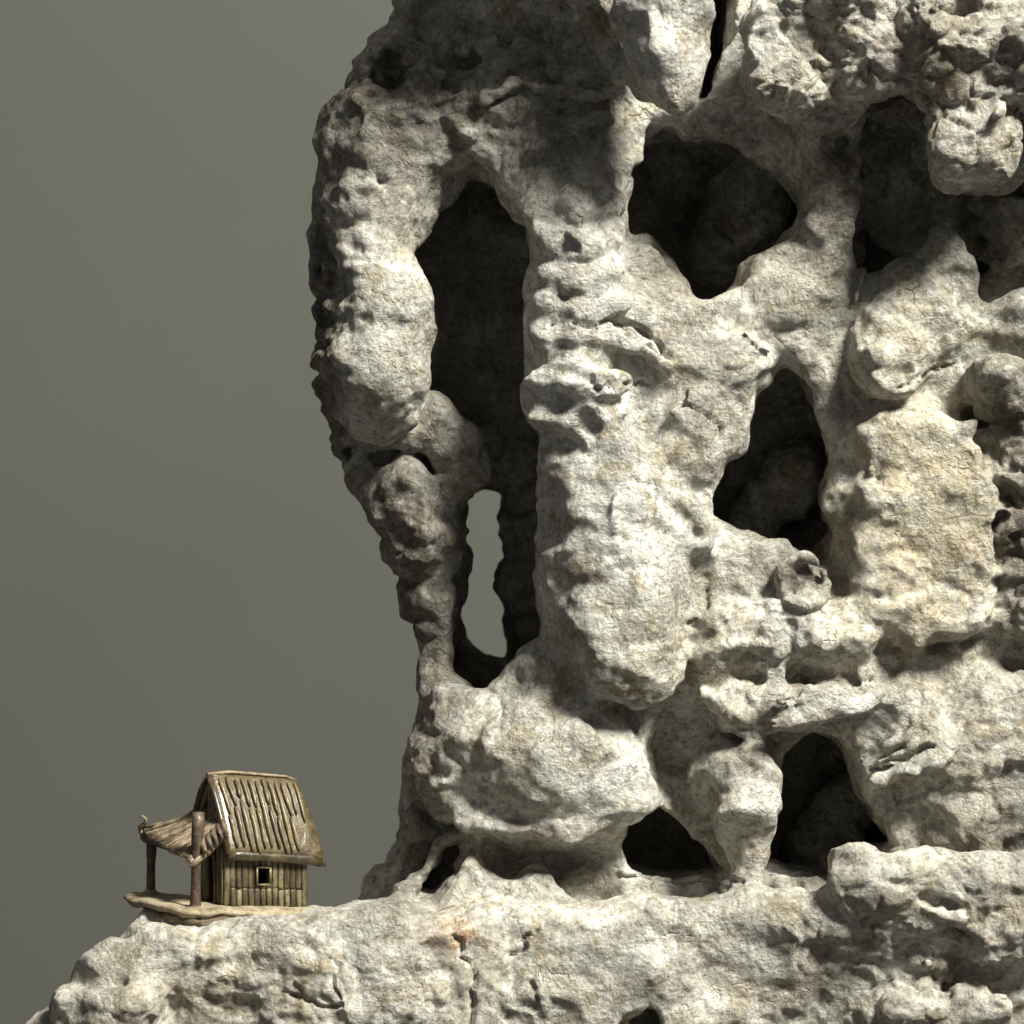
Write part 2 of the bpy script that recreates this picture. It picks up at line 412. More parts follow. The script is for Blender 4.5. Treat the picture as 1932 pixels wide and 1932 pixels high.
# base front
cap([(1625, 1672, -200, 50), (1740, 1672, -225, 54), (1880, 1672, -235, 60), (2050, 1670, -235, 70)], 25)
cap([(282, 1794, -70, 52), (380, 1800, -80, 62), (480, 1800, -40, 62)], 30)
cap([(300, 1795, 40, 46), (420, 1790, 60, 50)], 30)
cap([(570, 1790, -170, 66), (690, 1775, -170, 56)], 35)
cap([(1890, 1760, -240, 60), (1932, 1730, -240, 60)], 25)
cap([(1240, 1795, -240, 12), (1240, 1850, -245, 16), (1232, 1900, -240, 22), (1200, 1965, -230, 44)], 10, cut=True)
cap([(1240, 1800, -180, 10), (1238, 1860, -180, 14), (1225, 1930, -180, 24)], 8, cut=True)
cap([(1545, 1800, -240, 22), (1620, 1785, -245, 16), (1680, 1775, -240, 8)], 12, cut=True)
cap([(1750, 1705, -270, 14), (1795, 1710, -270, 18)], 10, cut=True)
cap([(1825, 1838, -255, 46), (1890, 1842, -250, 62), (1990, 1832, -250, 66)], 14, cut=True)
cap([(1860, 1845, -150, 46), (1990, 1835, -150, 56)], 14, cut=True)
cap([(1860, 1925, -260, 40), (1700, 1920, -250, 40)], 25)
cap([(265, 1800, -200, 18)], 12, cut=True)
cap([(200, 1830, -160, 42), (180, 1850, -150, 40)], 16)
cap([(150, 1920, -190, 50), (260, 1900, -215, 50)], 20)

# ---- roughness of the crust
ROUGH = [(780, 120, 170, 200, .75), (1000, 130, 160, 130, .75), (1600, 100, 260, 130, .45), (1850, 150, 160, 170, .45),
         (610, 600, 40, 300, .8), (760, 1080, 60, 140, .8), (800, 1500, 60, 180, .8), (1920, 1000, 60, 220, 1.0),
         (300, 1870, 220, 80, .5), (1700, 1720, 220, 110, .7), (1245, 80, 100, 130, -.8), (1420, 1250, 140, 120, .6), (1000, 1850, 300, 90, .15),
         (1800, 1420, 180, 150, .5), (1700, 1000, 150, 160, .4), (1250, 1250, 90, 80, .4), (700, 560, 90, 160, .35),
         (1660, 640, 100, 90, .4)]
rough = np.clip(gauss2(ROUGH), 0, 1.2)[:, :, None]
SMOOTH = [(1245, 80, 110, 140, 1.0), (1170, 1050, 140, 220, .8), (1090, 1470, 130, 90, .8), (1740, 1000, 140, 190, .8), (1000, 1800, 300, 140, .85),
          (1300, 1720, 300, 80, .6), (1500, 540, 90, 80, .8), (1270, 600, 90, 140, .6), (720, 560, 80, 150, .5), (640, 1800, 140, 90, .8), (420, 1850, 220, 80, .5),
          (850, 850, 70, 90, .9), (1660, 660, 90, 90, .5), (1800, 1430, 160, 130, .5), (1085, 560, 80, 260, .75), (1440, 1500, 100, 80, .5), (1560, 800, 60, 150, .6)]
calm = 1 - np.clip(gauss2(SMOOTH), 0, .9)[:, :, None]
F += 9 * vol_noise(190, 1)
F += (3 + 6 * calm) * vol_noise(95, 2)
F += (7.0 + 5 * calm + 3 * rough) * (np.abs(vol_noise(66, 3)) - .7)
F -= (3.4 + 3.0 * calm + 5.0 * rough) * (np.abs(vol_noise(38, 4, 1.15, 1, .85)) - .7)
F += (1.3 + 1.5 * calm + 5.0 * rough) * vol_noise(19, 5, 1.2, 1, .8)
# pits: small round holes where a coarse noise peaks
F += np.maximum(vol_noise(30, 9) - 1.55 + .55 * rough, 0) * (8 + 26 * rough) * calm
F += np.maximum(vol_noise(70, 10) - 1.6 + .35 * rough, 0) * 24 * calm
F[0] = F[-1] = 50; F[:, 0] = F[:, -1] = 50; F[:, :, 0] = F[:, :, -1] = 50

# ---- surface nets
def surface_nets(F):
    neg = F < 0
    nx, nz, ny = F.shape
    any_ = np.zeros((nx - 1, nz - 1, ny - 1), np.uint8)
    for i in (0, 1):
        for j in (0, 1):
            for k in (0, 1):
                any_ += neg[i:nx - 1 + i, j:nz - 1 + j, k:ny - 1 + k]
    ci, cj, ck = np.nonzero((any_ > 0) & (any_ < 8))
    del any_
    idx = np.full((nx - 1, nz - 1, ny - 1), -1, np.int32)
    idx[ci, cj, ck] = np.arange(len(ci), dtype=np.int32)
    acc = np.zeros((len(ci), 3), np.float32)
    cnt = np.zeros(len(ci), np.float32)
    corners = [(i, j, k) for i in (0, 1) for j in (0, 1) for k in (0, 1)]
    vals = {c: F[ci + c[0], cj + c[1], ck + c[2]] for c in corners}
    for a in corners:
        for ax in range(3):
            if a[ax] == 0:
                b = list(a); b[ax] = 1; b = tuple(b)
                va, vb = vals[a], vals[b]
                m = (va < 0) != (vb < 0)
                t = va[m] / (va[m] - vb[m])
                p = np.tile(np.array(a, np.float32), (m.sum(), 1))
                p[:, ax] = t
                acc[m] += p
                cnt[m] += 1
    acc /= cnt[:, None]
    V = np.empty_like(acc)
    V[:, 0] = gx[0] + (ci + acc[:, 0]) * H
    V[:, 2] = gz[0] + (cj + acc[:, 1]) * H
    V[:, 1] = gy[0] + (ck + acc[:, 2]) * H
    Q = []
    for ax in range(3):
        s0 = [slice(None)] * 3; s1 = [slice(None)] * 3
        s0[ax] = slice(0, -1); s1[ax] = slice(1, None)
        a, b = neg[tuple(s0)], neg[tuple(s1)]
        e = np.argwhere(a != b)
        flip = a[tuple(e.T)]
        o = [k for k in range(3) if k != ax]
        e = e[(e[:, o[0]] > 0) & (e[:, o[1]] > 0)]
        flip = a[tuple(e.T)]
        quad = []
        for du, dv in ((-1, -1), (0, -1), (0, 0), (-1, 0)):
            c = e.copy(); c[:, o[0]] += du; c[:, o[1]] += dv
            quad.append(idx[tuple(c.T)])
        q = np.stack(quad, 1)
        # axes are stored (x, z, y): a left-handed order, so the winding flips
        inv = flip if ax == 1 else ~flip
        q[inv] = q[inv][:, ::-1]
        Q.append(q)
    return V, np.concatenate(Q)

V, Q = surface_nets(F)
del F, rough
# ---- drop loose crumbs, orient, split into named parts
def largest_component(V, Q):
    lab = np.arange(len(V), dtype=np.int64)
    e = np.concatenate([Q[:, [0, 1]], Q[:, [1, 2]], Q[:, [2, 3]], Q[:, [3, 0]]])
    while True:
        m = np.minimum(lab[e[:, 0]], lab[e[:, 1]])
        new = lab.copy()
        np.minimum.at(new, lab[e[:, 0]], m)
        np.minimum.at(new, lab[e[:, 1]], m)
        new = new[new]
        new = np.minimum(new, lab)
        while True:
            n2 = new[new]
            if (n2 == new).all():
                break
            new = n2
        if (new == lab).all():
            break
        lab = new
    u, c = np.unique(lab, return_counts=True)
    keep = lab == u[c.argmax()]
    Q = Q[keep[Q[:, 0]]]
    remap = np.cumsum(keep) - 1
    return V[keep], remap[Q]

V, Q = largest_component(V, Q)
a, b, c, d = (V[Q[:, i]] for i in range(4))
vol = np.einsum('ij,ij->i', a, np.cross(b, c)).sum() + np.einsum('ij,ij->i', a, np.cross(c, d)).sum()
if vol < 0:
    Q = Q[:, ::-1].copy()

def vnormals(V, Q):
    n = np.cross(V[Q[:, 2]] - V[Q[:, 0]], V[Q[:, 3]] - V[Q[:, 1]])
    N = np.zeros_like(V)
    for i in range(4):
        for k in range(3):
            N[:, k] += np.bincount(Q[:, i], n[:, k], len(V))
    return N / (np.linalg.norm(N, axis=1, keepdims=True) + 1e-9)

def hash3(i, j, k, s):
    h = (i.astype(np.int64) * 73856093) ^ (j.astype(np.int64) * 19349663) ^ (k.astype(np.int64) * 83492791) ^ (s * 2654435761)
    h = (h ^ (h >> 13)) * 1274126177
    h = (h ^ (h >> 16)) & 0xFFFFFF
    return (h / float(0xFFFFFF)).astype(np.float32)

def worley(P, wl, seed):
    """distances to the nearest and second nearest cell point"""
    p = P / wl
    c = np.floor(p).astype(np.int64)
    f1 = np.full(len(P), 9, np.float32); f2 = f1.copy()
    for i in (-1, 0, 1):
        for j in (-1, 0, 1):
            for k in (-1, 0, 1):
                q = c + np.array([i, j, k])
                dx = q[:, 0] + hash3(q[:, 0], q[:, 1], q[:, 2], seed) - p[:, 0]
                dy = q[:, 1] + hash3(q[:, 0], q[:, 1], q[:, 2], seed + 1) - p[:, 1]
                dz = q[:, 2] + hash3(q[:, 0], q[:, 1], q[:, 2], seed + 2) - p[:, 2]
                dd = np.sqrt(dx * dx + dy * dy + dz * dz).astype(np.float32)
                f2 = np.minimum(f2, np.maximum(f1, dd))
                f1 = np.minimum(f1, dd)
    return f1, f2

def spots(px, pz, lst):
    m = np.zeros(len(px), np.float32)
    for x, y, rx, ry, v in lst:
        m += v * np.exp(-(((px - x) / rx) ** 2 + ((pz - y) / ry) ** 2))
    return m

def vnoise(P, wl, seed):
    p = P / wl
    c = np.floor(p).astype(np.int64)
    f = (p - c).astype(np.float32)
    f = f * f * (3 - 2 * f)
    r = np.zeros(len(P), np.float32)
    for i in (0, 1):
        for j in (0, 1):
            for k in (0, 1):
                wgt = (f[:, 0] if i else 1 - f[:, 0]) * (f[:, 1] if j else 1 - f[:, 1]) * (f[:, 2] if k else 1 - f[:, 2])
                r += wgt * hash3(c[:, 0] + i, c[:, 1] + j, c[:, 2] + k, seed)
    return r * 2 - 1

# bend everything a little so that nothing keeps a machine-made outline
V = V + np.stack([11 * vnoise(V, 120, 31 + i) + 6 * vnoise(V, 48, 41 + i) for i in range(3)], 1)

# picture-plane coordinates of the vertices as seen straight on
vx, vy = V[:, 0] + CX, CY - V[:, 2]
N = vnormals(V, Q)
rgh = np.clip(spots(vx, vy, ROUGH), 0, 1.2)
warp = np.stack([np.sin(V[:, 1] / 17 + V[:, 2] / 23), np.sin(V[:, 2] / 19 + V[:, 0] / 29), np.sin(V[:, 0] / 21 + V[:, 1] / 31)], 1) * 5
f1, f2 = worley(V + warp, 52, 11)
clast = np.clip(spots(vx, vy, [(1600, 110, 330, 170, 1.0), (1850, 240, 130, 120, .8), (1700, 1780, 260, 160, .7),
                               (500, 1850, 350, 110, .4), (950, 1860, 260, 110, .3), (1245, 80, 100, 130, -.6), (1920, 1000, 70, 260, 1.0),
                               (1430, 1300, 120, 110, .5)]), 0, 1)
disp = -clast * 8 * np.clip(1 - (f2 - f1) / .16, 0, 1) + clast * 5 * (0.55 - f1)
f1, f2 = worley(V + warp, 21, 23)
disp += (1.3 + 4.0 * rgh) * (0.5 - f1)
disp += (1.6 + 3.6 * rgh) * (1 - 2 * np.abs(vnoise(V, 26, 61))) + (1.2 + 1.6 * rgh) * vnoise(V, 12, 71)
# cracks: thin broken lines sunk into the faces that look forward
def polyline_dist(px, py, pl):
    best = np.full(len(px), 1e9, np.float32)
    for (ax, ay), (bx, by) in zip(pl[:-1], pl[1:]):
        ex, ey = bx - ax, by - ay
        t = np.clip(((px - ax) * ex + (py - ay) * ey) / (ex * ex + ey * ey), 0, 1)
        best = np.minimum(best, np.hypot(px - ax - t * ex, py - ay - t * ey))
    return best
CRACKS = [([(1085, 612), (1110, 616), (1140, 606), (1165, 602), (1190, 612), (1212, 628), (1222, 645), (1240, 655), (1262, 672)], 5, 15),
          ([(1165, 606), (1190, 622), (1205, 630)], 9, 14), ([(1118, 728), (1130, 740), (1145, 725), (1155, 735)], 3.5, 9),
          ([(1180, 728), (1200, 722), (1230, 727)], 3.5, 10), ([(1290, 740), (1285, 765), (1310, 775), (1340, 785), (1362, 812), (1360, 830)], 4, 9),
          ([(850, 1765), (868, 1785), (866, 1805), (885, 1815), (898, 1840), (888, 1875), (895, 1905), (885, 1930)], 4, 11),
          ([(620, 1808), (636, 1825), (625, 1860), (640, 1880)], 3.5, 9), ([(535, 1870), (570, 1885), (600, 1900), (640, 1895)], 4, 9),
          ([(1160, 1652), (1190, 1656), (1240, 1654), (1300, 1663), (1345, 1656), (1400, 1660)], 5, 10),
          ([(1640, 1455), (1700, 1432), (1760, 1410)], 5, 12), ([(1690, 1520), (1740, 1500), (1790, 1470)], 4, 8),
          ([(1750, 1225), (1800, 1215), (1850, 1202)], 6, 12), ([(1700, 730), (1760, 700), (1800, 685)], 3.5, 8),
          ([(1310, 1165), (1330, 1140), (1340, 1110)], 4, 9), ([(960, 1800), (985, 1790), (990, 1770), (1010, 1760)], 4, 9),
          ([(1000, 1850), (1010, 1880), (1000, 1900)], 4, 8), ([(730, 1770), (700, 1790), (690, 1780)], 3, 6)]
k2 = D / (D + V[:, 1])
sxp = V[:, 0] * k2 + CX + 7 * vnoise(V, 22, 81) + 3 * vnoise(V, 9, 82)
syp = CY - V[:, 2] * k2 + 7 * vnoise(V, 22, 83) + 3 * vnoise(V, 9, 84)
facing = np.clip(-N[:, 1] * 2, 0, 1) * (V[:, 1] < 60)
for pl, wd, dp in CRACKS:
    disp -= 1.0 * dp * facing * np.clip(1.35 - polyline_dist(sxp, syp, pl) / wd, 0, 1)
V = V + N * disp[:, None]
N = vnormals(V, Q)

# stains of the stone: ochre, chalk, rust; grey crust plus shade painted upper left
att = np.zeros((len(V), 4), np.float32)
att[:, 0] = spots(vx, vy, [(1740, 1000, 140, 220, 1.4), (1660, 660, 80, 80, .5), (1530, 90, 60, 80, .5), (1750, 120, 60, 60, .5),
                           (1500, 540, 90, 80, .4), (1260, 540, 60, 60, .4), (380, 1850, 160, 80, .5), (1850, 1680, 100, 60, .3),
                           (1300, 1180, 120, 90, .3), (1800, 1500, 120, 80, .3), (840, 1820, 160, 60, .3), (1860, 300, 70, 60, .5)])
att[:, 1] = spots(vx, vy, [(1925, 1000, 50, 240, 1.0), (930, 130, 240, 170, .45), (720, 180, 120, 190, .75), (600, 650, 60, 380, 1.2), (700, 930, 90, 90, .6), (1080, 270, 110, 60, .6),  # crust; upper-left and left-edge spots also stand in for shade
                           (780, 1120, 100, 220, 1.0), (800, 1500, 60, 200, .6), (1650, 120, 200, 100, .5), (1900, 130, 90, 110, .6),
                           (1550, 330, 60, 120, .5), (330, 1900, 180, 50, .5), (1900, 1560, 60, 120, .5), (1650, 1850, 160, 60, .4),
                           (1900, 430, 120, 90, .7), (1420, 1420, 110, 50, .5), (1510, 1070, 90, 60, .4), (1890, 780, 40, 50, .8), (1085, 1195, 40, 34, .7), (980, 1440, 60, 30, .35), (1100, 760, 40, 26, .3), (1500, 1090, 40, 50, .5), (1455, 1338, 50, 30, .5), (1330, 800, 34, 24, .6), (1335, 890, 22, 24, .6), (1590, 320, 50, 100, .5), (1690, 430, 120, 100, .6), (1360, 380, 140, 120, .6)])  # also a darker tone over the upper caves
att[:, 2] = spots(vx, vy, [(1090, 620, 110, 260, .8), (1170, 1000, 110, 160, .8), (1250, 80, 80, 120, .7), (1130, 1460, 110, 70, .9),
                           (700, 620, 80, 160, .4), (1410, 100, 30, 90, .9), (1600, 1330, 80, 30, .9), (1440, 1500, 70, 40, .6),
                           (1720, 1450, 70, 60, .5), (1480, 1170, 60, 50, .6), (700, 1830, 120, 80, .4), (1300, 1750, 300, 50, .4)])
att[:, 3] = spots(vx, vy, [(875, 1735, 80, 36, 1.0), (1820, 1035, 30, 30, .8), (1600, 980, 20, 40, .4), (1440, 1850, 50, 30, .4),
                           (1700, 190, 50, 40, .6), (580, 1800, 60, 40, .3)])
att = np.clip(att, 0, 1)

rm, nt, bsdf = newmat('limestone')
oc = obj_coords(nt)
at = node(nt, 'ShaderNodeAttribute', attribute_name='stain_shade')
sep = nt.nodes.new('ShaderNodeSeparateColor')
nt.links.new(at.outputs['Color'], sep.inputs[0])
och, gry_shade, chk = sep.outputs[0], sep.outputs[1], sep.outputs[2]
rst = at.outputs['Alpha']
nA = noise(nt, oc, 42, 6, .68, .8)
nB = noise(nt, oc, 130, 7, .70, .5)
nC = noise(nt, oc, 420, 6, .74)
nD = noise(nt, oc, 75, 6, .70, 1.2)
col = ramp(nt, nA, [(.37, (.30, .268, .212)), (.45, (.46, .435, .365)), (.53, (.62, .612, .55)), (.62, (.47, .425, .325))])
# chalky white bloom
f = math_n(nt, 'MULTIPLY', math_n(nt, 'ADD', chk, .12), ramp(nt, nB, [(.30, 0), (.52, 1)]))
col = mix(nt, f, col, (.80, .80, .755))
# warm brown patches
f = ramp(nt, noise(nt, oc, 62, 6, .68, 1.0), [(.53, 0), (.63, .85)])
col = mix(nt, f, col, (.38, .325, .22))
# ochre
f = math_n(nt, 'MULTIPLY', och, ramp(nt, nD, [(.35, .1), (.6, 1)]))
col = mix(nt, f, col, (.60, .52, .36))
f = math_n(nt, 'MULTIPLY', rst, ramp(nt, nB, [(.42, 0), (.6, .9)]))
col = mix(nt, f, col, (.40, .23, .11))
# bluish grey dust in places
f = math_n(nt, 'MULTIPLY', ramp(nt, noise(nt, oc, 52, 6, .7, .8), [(.52, 0), (.64, 1)]), .45)
col = mix(nt, f, col, (.35, .345, .33))
# scattered dark grains and small bright chips, everywhere
col = mix(nt, math_n(nt, 'MULTIPLY', ramp(nt, nC, [(.35, 1), (.47, 0)]), .66), col, (.15, .125, .095))
col = mix(nt, ramp(nt, nC, [(.55, 0), (.66, .7)]), col, (.82, .81, .75))
# dirt caught in fine wandering lines
nF = noise(nt, oc, 95, 5, .62, 1.6)
line = ramp(nt, math_n(nt, 'ABSOLUTE', math_n(nt, 'SUBTRACT', nF, .5)), [(.0, 1), (.016, 0)])
line = math_n(nt, 'MULTIPLY', line, ramp(nt, nB, [(.44, 0), (.54, 1)]))
col = mix(nt, math_n(nt, 'MULTIPLY', line, .16), col, (.12, .10, .075))
# grey-brown crust, together with the shade painted on the upper left
pat = ramp(nt, math_n(nt, 'ADD', nD, math_n(nt, 'MULTIPLY', gry_shade, .10)), [(.44, 0), (.60, 1)])
f = math_n(nt, 'ADD', math_n(nt, 'MULTIPLY', gry_shade, math_n(nt, 'MULTIPLY_ADD', pat, .30, .52)), math_n(nt, 'MULTIPLY', pat, .20))
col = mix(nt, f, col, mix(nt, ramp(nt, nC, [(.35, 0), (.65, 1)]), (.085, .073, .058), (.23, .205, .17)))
nE = noise(nt, oc, 1100, 3, .65)
col = mix(nt, .28, col, ramp(nt, nE, [(.3, .3), (.7, 1.0)]), 'MULTIPLY')
nt.links.new(col, bsdf.inputs['Base Color'])
bsdf.inputs['Roughness'].default_value = .86
bsdf.inputs['Specular IOR Level'].default_value = .25
# fine relief
vo = nt.nodes.new('ShaderNodeTexVoronoi')
vo.inputs['Scale'].default_value = 520
nt.links.new(oc, vo.inputs['Vector'])
hsum = math_n(nt, 'ADD', math_n(nt, 'MULTIPLY', noise(nt, oc, 210, 7, .70, .7), 1.7),
              math_n(nt, 'MULTIPLY', vo.outputs['Distance'], -.35))
hsum = math_n(nt, 'ADD', hsum, math_n(nt, 'MULTIPLY', noise(nt, oc, 900, 5, .7), .5))
# fibrous streaks, slanting
mp = node(nt, 'ShaderNodeMapping')
mp.inputs['Rotation'].default_value = (0, math.radians(38), 0)
mp.inputs['Scale'].default_value = (.28, 1, 1.15)
nt.links.new(oc, mp.inputs['Vector'])
hsum = math_n(nt, 'ADD', hsum, math_n(nt, 'MULTIPLY', noise(nt, mp.outputs[0], 480, 5, .7, .4), .5))
grain = ramp(nt, noise(nt, oc, 30, 3, .6, .5), [(.40, .22), (.60, 1.15)])
hsum = math_n(nt, 'MULTIPLY', hsum, grain)
# hairline cracks
vc = nt.nodes.new('ShaderNodeTexVoronoi')
vc.feature = 'DISTANCE_TO_EDGE'
vc.inputs['Scale'].default_value = 55
wv = nt.nodes.new('ShaderNodeTexNoise')
wv.inputs['Scale'].default_value = 90
wv.inputs['Detail'].default_value = 4
nt.links.new(oc, wv.inputs['Vector'])
va = nt.nodes.new('ShaderNodeVectorMath'); va.operation = 'MULTIPLY_ADD'
nt.links.new(wv.outputs['Color'], va.inputs[0])
va.inputs[1].default_value = (.022, .022, .022)
nt.links.new(oc, va.inputs[2])
nt.links.new(va.outputs[0], vc.inputs['Vector'])
hsum = math_n(nt, 'SUBTRACT', hsum, math_n(nt, 'MULTIPLY', line, .15))
crk = math_n(nt, 'MULTIPLY', ramp(nt, vc.outputs['Distance'], [(.0, 1), (.03, 0)]), ramp(nt, nA, [(.55, 0), (.62, 1)]))
hsum = math_n(nt, 'SUBTRACT', hsum, math_n(nt, 'MULTIPLY', crk, .35))
bp = node(nt, 'ShaderNodeBump', i_Strength=1.0, i_Distance=.0020)
nt.links.new(hsum, bp.inputs['Height'])
nt.links.new(bp.outputs[0], bsdf.inputs['Normal'])

def in_poly(px, py, poly):
    ins = np.zeros(len(px), bool)
    for (ax, ay), (bx, by) in zip(poly, poly[1:] + poly[:1]):
        ins ^= ((ay > py) != (by > py)) & (px < (bx - ax) * (py - ay) / (by - ay + 1e-9) + ax)
    return ins

fc = V[Q].mean(1)
fd = fc[:, 1]
kk = D / (D + fd)
fx, fy = fc[:, 0] * kk + CX, CY - fc[:, 2] * kk
part = np.zeros(len(Q), np.int32)            # 0: the body of the rock
part[(fy > 1672 + 14 * np.sin(fx / 47) + 8 * np.sin(fx / 19) - 0.02 * (fx - 1000)) & (fd < 640)] = 1
part[in_poly(fx, fy, [(600, 372), (680, 358), (740, 372), (795, 430), (830, 560), (830, 740), (770, 850), (680, 850), (600, 700)]) & (fd < 160)] = 2
part[in_poly(fx, fy, [(930, 340), (1010, 350), (1110, 340), (1215, 380), (1180, 480), (1250, 640), (1310, 800), (1330, 950), (1320, 1140),
                      (1300, 1350), (1150, 1350), (1040, 1225), (1000, 1000), (960, 800), (960, 500)]) & (fd < 130)] = 3
part[in_poly(fx, fy, [(1120, -400), (1365, -400), (1365, 60), (1320, 215), (1210, 215), (1120, 60)]) & (fd < 10)] = 4
part[in_poly(fx, fy, [(1365, -400), (2700, -400), (2700, 360), (1700, 360), (1600, 225), (1390, 230), (1365, 60)]) & (fd < 10)] = 5
part[in_poly(fx, fy, [(1600, 775), (1660, 790), (1760, 760), (1850, 790), (1890, 960), (1885, 1200), (1700, 1240), (1590, 1130), (1620, 1000)]) & (fd < 130)] = 6
PART_NAMES = ['cave_wall', 'base_ledge', 'side_column', 'central_column', 'hanging_stalactite', 'overhanging_block', 'ochre_column']
PART_LABELS = ['pierced grey-white rock wall with dark caves', 'broad cracked ledge that carries the rock and the hut',
               'pale rounded column at the outer edge of the rock', 'thick ribbed pale column ending in a blunt hanging tip',
               'smooth pale stalactite hanging from the top of the rock', 'rough knobbly overhanging block full of pebbles and pits',
               'yellowish bulging column with ochre stains']
rock = bpy.data.objects.new('scholar_rock', None)
sc.collection.objects.link(rock)
rock.location = (0, 0.03, Z0 * S)
rock.empty_display_size = .02
rock['label'] = 'large pale grey pierced limestone rock with caves, columns and hanging stalactites'
rock['category'] = 'rock'
for pi, (pn, pl) in enumerate(zip(PART_NAMES, PART_LABELS)):
    q = Q[part == pi]
    u, inv = np.unique(q, return_inverse=True)
    q = inv.reshape(-1, 4)
    me = bpy.data.meshes.new(pn)
    nv, nf = len(u), len(q)
    me.vertices.add(nv); me.loops.add(nf * 4); me.polygons.add(nf)
    co = (V[u] * S).astype(np.float32)
    co[:, 1] -= 0.03; co[:, 2] -= Z0 * S
    me.vertices.foreach_set('co', co.ravel())
    me.loops.foreach_set('vertex_index', q.astype(np.int32).ravel())
    me.polygons.foreach_set('loop_start', np.arange(nf, dtype=np.int32) * 4)
    me.polygons.foreach_set('loop_total', np.full(nf, 4, np.int32))
    me.update(calc_edges=True)
    me.polygons.foreach_set('use_smooth', np.ones(nf, bool))
    ca = me.attributes.new('stain_shade', 'FLOAT_COLOR', 'POINT')
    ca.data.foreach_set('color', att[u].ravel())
    me.normals_split_custom_set_from_vertices(N[u].astype(np.float32).tolist() if nv < 1 else [tuple(t) for t in N[u].tolist()])
    o = link_obj(pn, me, rm, rock)
    o['label'] = pl
print('rock faces', len(Q))
# ------------------------------------------------------------------ the little glazed hut
random.seed(5)
def glaze(name, dark, mid, light, rough=.35, coat=.3, scale=300, bump=.0006, streak=(1, 1, 1)):
    m, nt, bsdf = newmat(name)
    oc = nt.nodes.new('ShaderNodeTexCoord').outputs['Object']
    mp = node(nt, 'ShaderNodeMapping')
    mp.inputs['Scale'].default_value = streak
    nt.links.new(oc, mp.inputs['Vector'])
    vec = mp.outputs[0]
    oi = nt.nodes.new('ShaderNodeObjectInfo')
    n1 = noise(nt, vec, scale, 6, .65, .5)
    n2 = noise(nt, oc, scale * 3.1, 4, .6)
    f = math_n(nt, 'ADD', n1, math_n(nt, 'MULTIPLY', math_n(nt, 'SUBTRACT', oi.outputs['Random'], .5), .24))
    col = ramp(nt, f, [(.33, dark), (.48, mid), (.64, light)])
    col = mix(nt, math_n(nt, 'MULTIPLY', ramp(nt, n2, [(.34, 1), (.48, 0)]), .6), col, dark)
    nt.links.new(col, bsdf.inputs['Base Color'])
    bsdf.inputs['Roughness'].default_value = rough
    bsdf.inputs['Coat Weight'].default_value = coat
    bsdf.inputs['Coat Roughness'].default_value = .12
    bp = node(nt, 'ShaderNodeBump', i_Strength=.7, i_Distance=bump)
    nt.links.new(math_n(nt, 'ADD', n1, math_n(nt, 'MULTIPLY', n2, .5)), bp.inputs['Height'])
    nt.links.new(bp.outputs[0], bsdf.inputs['Normal'])
    return m

M_roof = glaze('glazed_thatch', (.028, .020, .010), (.060, .045, .021), (.115, .085, .038), .36, .35, 190)
M_reed = glaze('glazed_reed', (.055, .041, .019), (.098, .072, .032), (.165, .127, .06), .5, .2, 300, streak=(1, .3, .3))
M_wall = glaze('glazed_plank', (.026, .019, .009), (.085, .064, .032), (.20, .165, .09), .5, .2, 260, streak=(1, 1, .3))
M_post = glaze('red_brown_glaze', (.028, .018, .011), (.068, .044, .029), (.14, .098, .066), .55, .1, 200)
M_straw = glaze('straw_clay', (.055, .038, .022), (.16, .115, .070), (.30, .235, .155), .7, .0, 220)
M_plate = glaze('sandy_clay', (.085, .064, .036), (.20, .16, .098), (.34, .285, .19), .85, .0, 150)

TH = math.radians(33)
hut = bpy.data.objects.new('miniature_hut', None)
sc.collection.objects.link(hut)
hut.location = (-499.4 * S, 20 * S, -731.8 * S)
hut.rotation_euler = (0, 0, TH)
hut.empty_display_size = .01
hut['label'] = 'tiny glazed clay hut with thatched roof and straw porch on the rock ledge'
hut['category'] = 'hut'

def T(u, v, w, tilt=.09):
    return Vector((u, -v, w - tilt * (u + 86))) * S

def tube(name, pts, rad, mat, parent, n=7, side=None, flat=1.0, wob=.08, tilt=.09, seed=None):
    """tapered irregular bar through local points; side = direction of the wide axis, flat = thickness/width"""
    rr = random.Random(seed if seed is not None else random.random())
    P = [T(*p, tilt=tilt) for p in pts]
    bm = bmesh.new()
    rings = []
    for i, p in enumerate(P):
        t = (P[min(i + 1, len(P) - 1)] - P[max(i - 1, 0)]).normalized()
        a = Vector(side) if side is not None else Vector((.3, .5, .8)).cross(t)
        if side is not None:
            a = Vector((side[0], -side[1], side[2]))
        a = (a - t * a.dot(t)).normalized()
        b = t.cross(a)
        r = rad[i] * S if hasattr(rad, '__len__') else rad * S
        ring = []
        for k in range(n):
            ang = 2 * math.pi * k / n
            q = r * (1 + wob * rr.uniform(-1, 1))
            ring.append(bm.verts.new(p + a * math.cos(ang) * q + b * math.sin(ang) * q * flat))
        rings.append(ring)
    for r0, r1 in zip(rings[:-1], rings[1:]):
        for k in range(n):
            bm.faces.new((r0[k], r0[(k + 1) % n], r1[(k + 1) % n], r1[k]))
    bm.faces.new(rings[0][::-1]); bm.faces.new(rings[-1])
    bmesh.ops.recalc_face_normals(bm, faces=bm.faces)
    for f in bm.faces:
        f.smooth = True
    me = bpy.data.meshes.new(name)
    bm.to_mesh(me); bm.free()
    return link_obj(name, me, mat, parent)

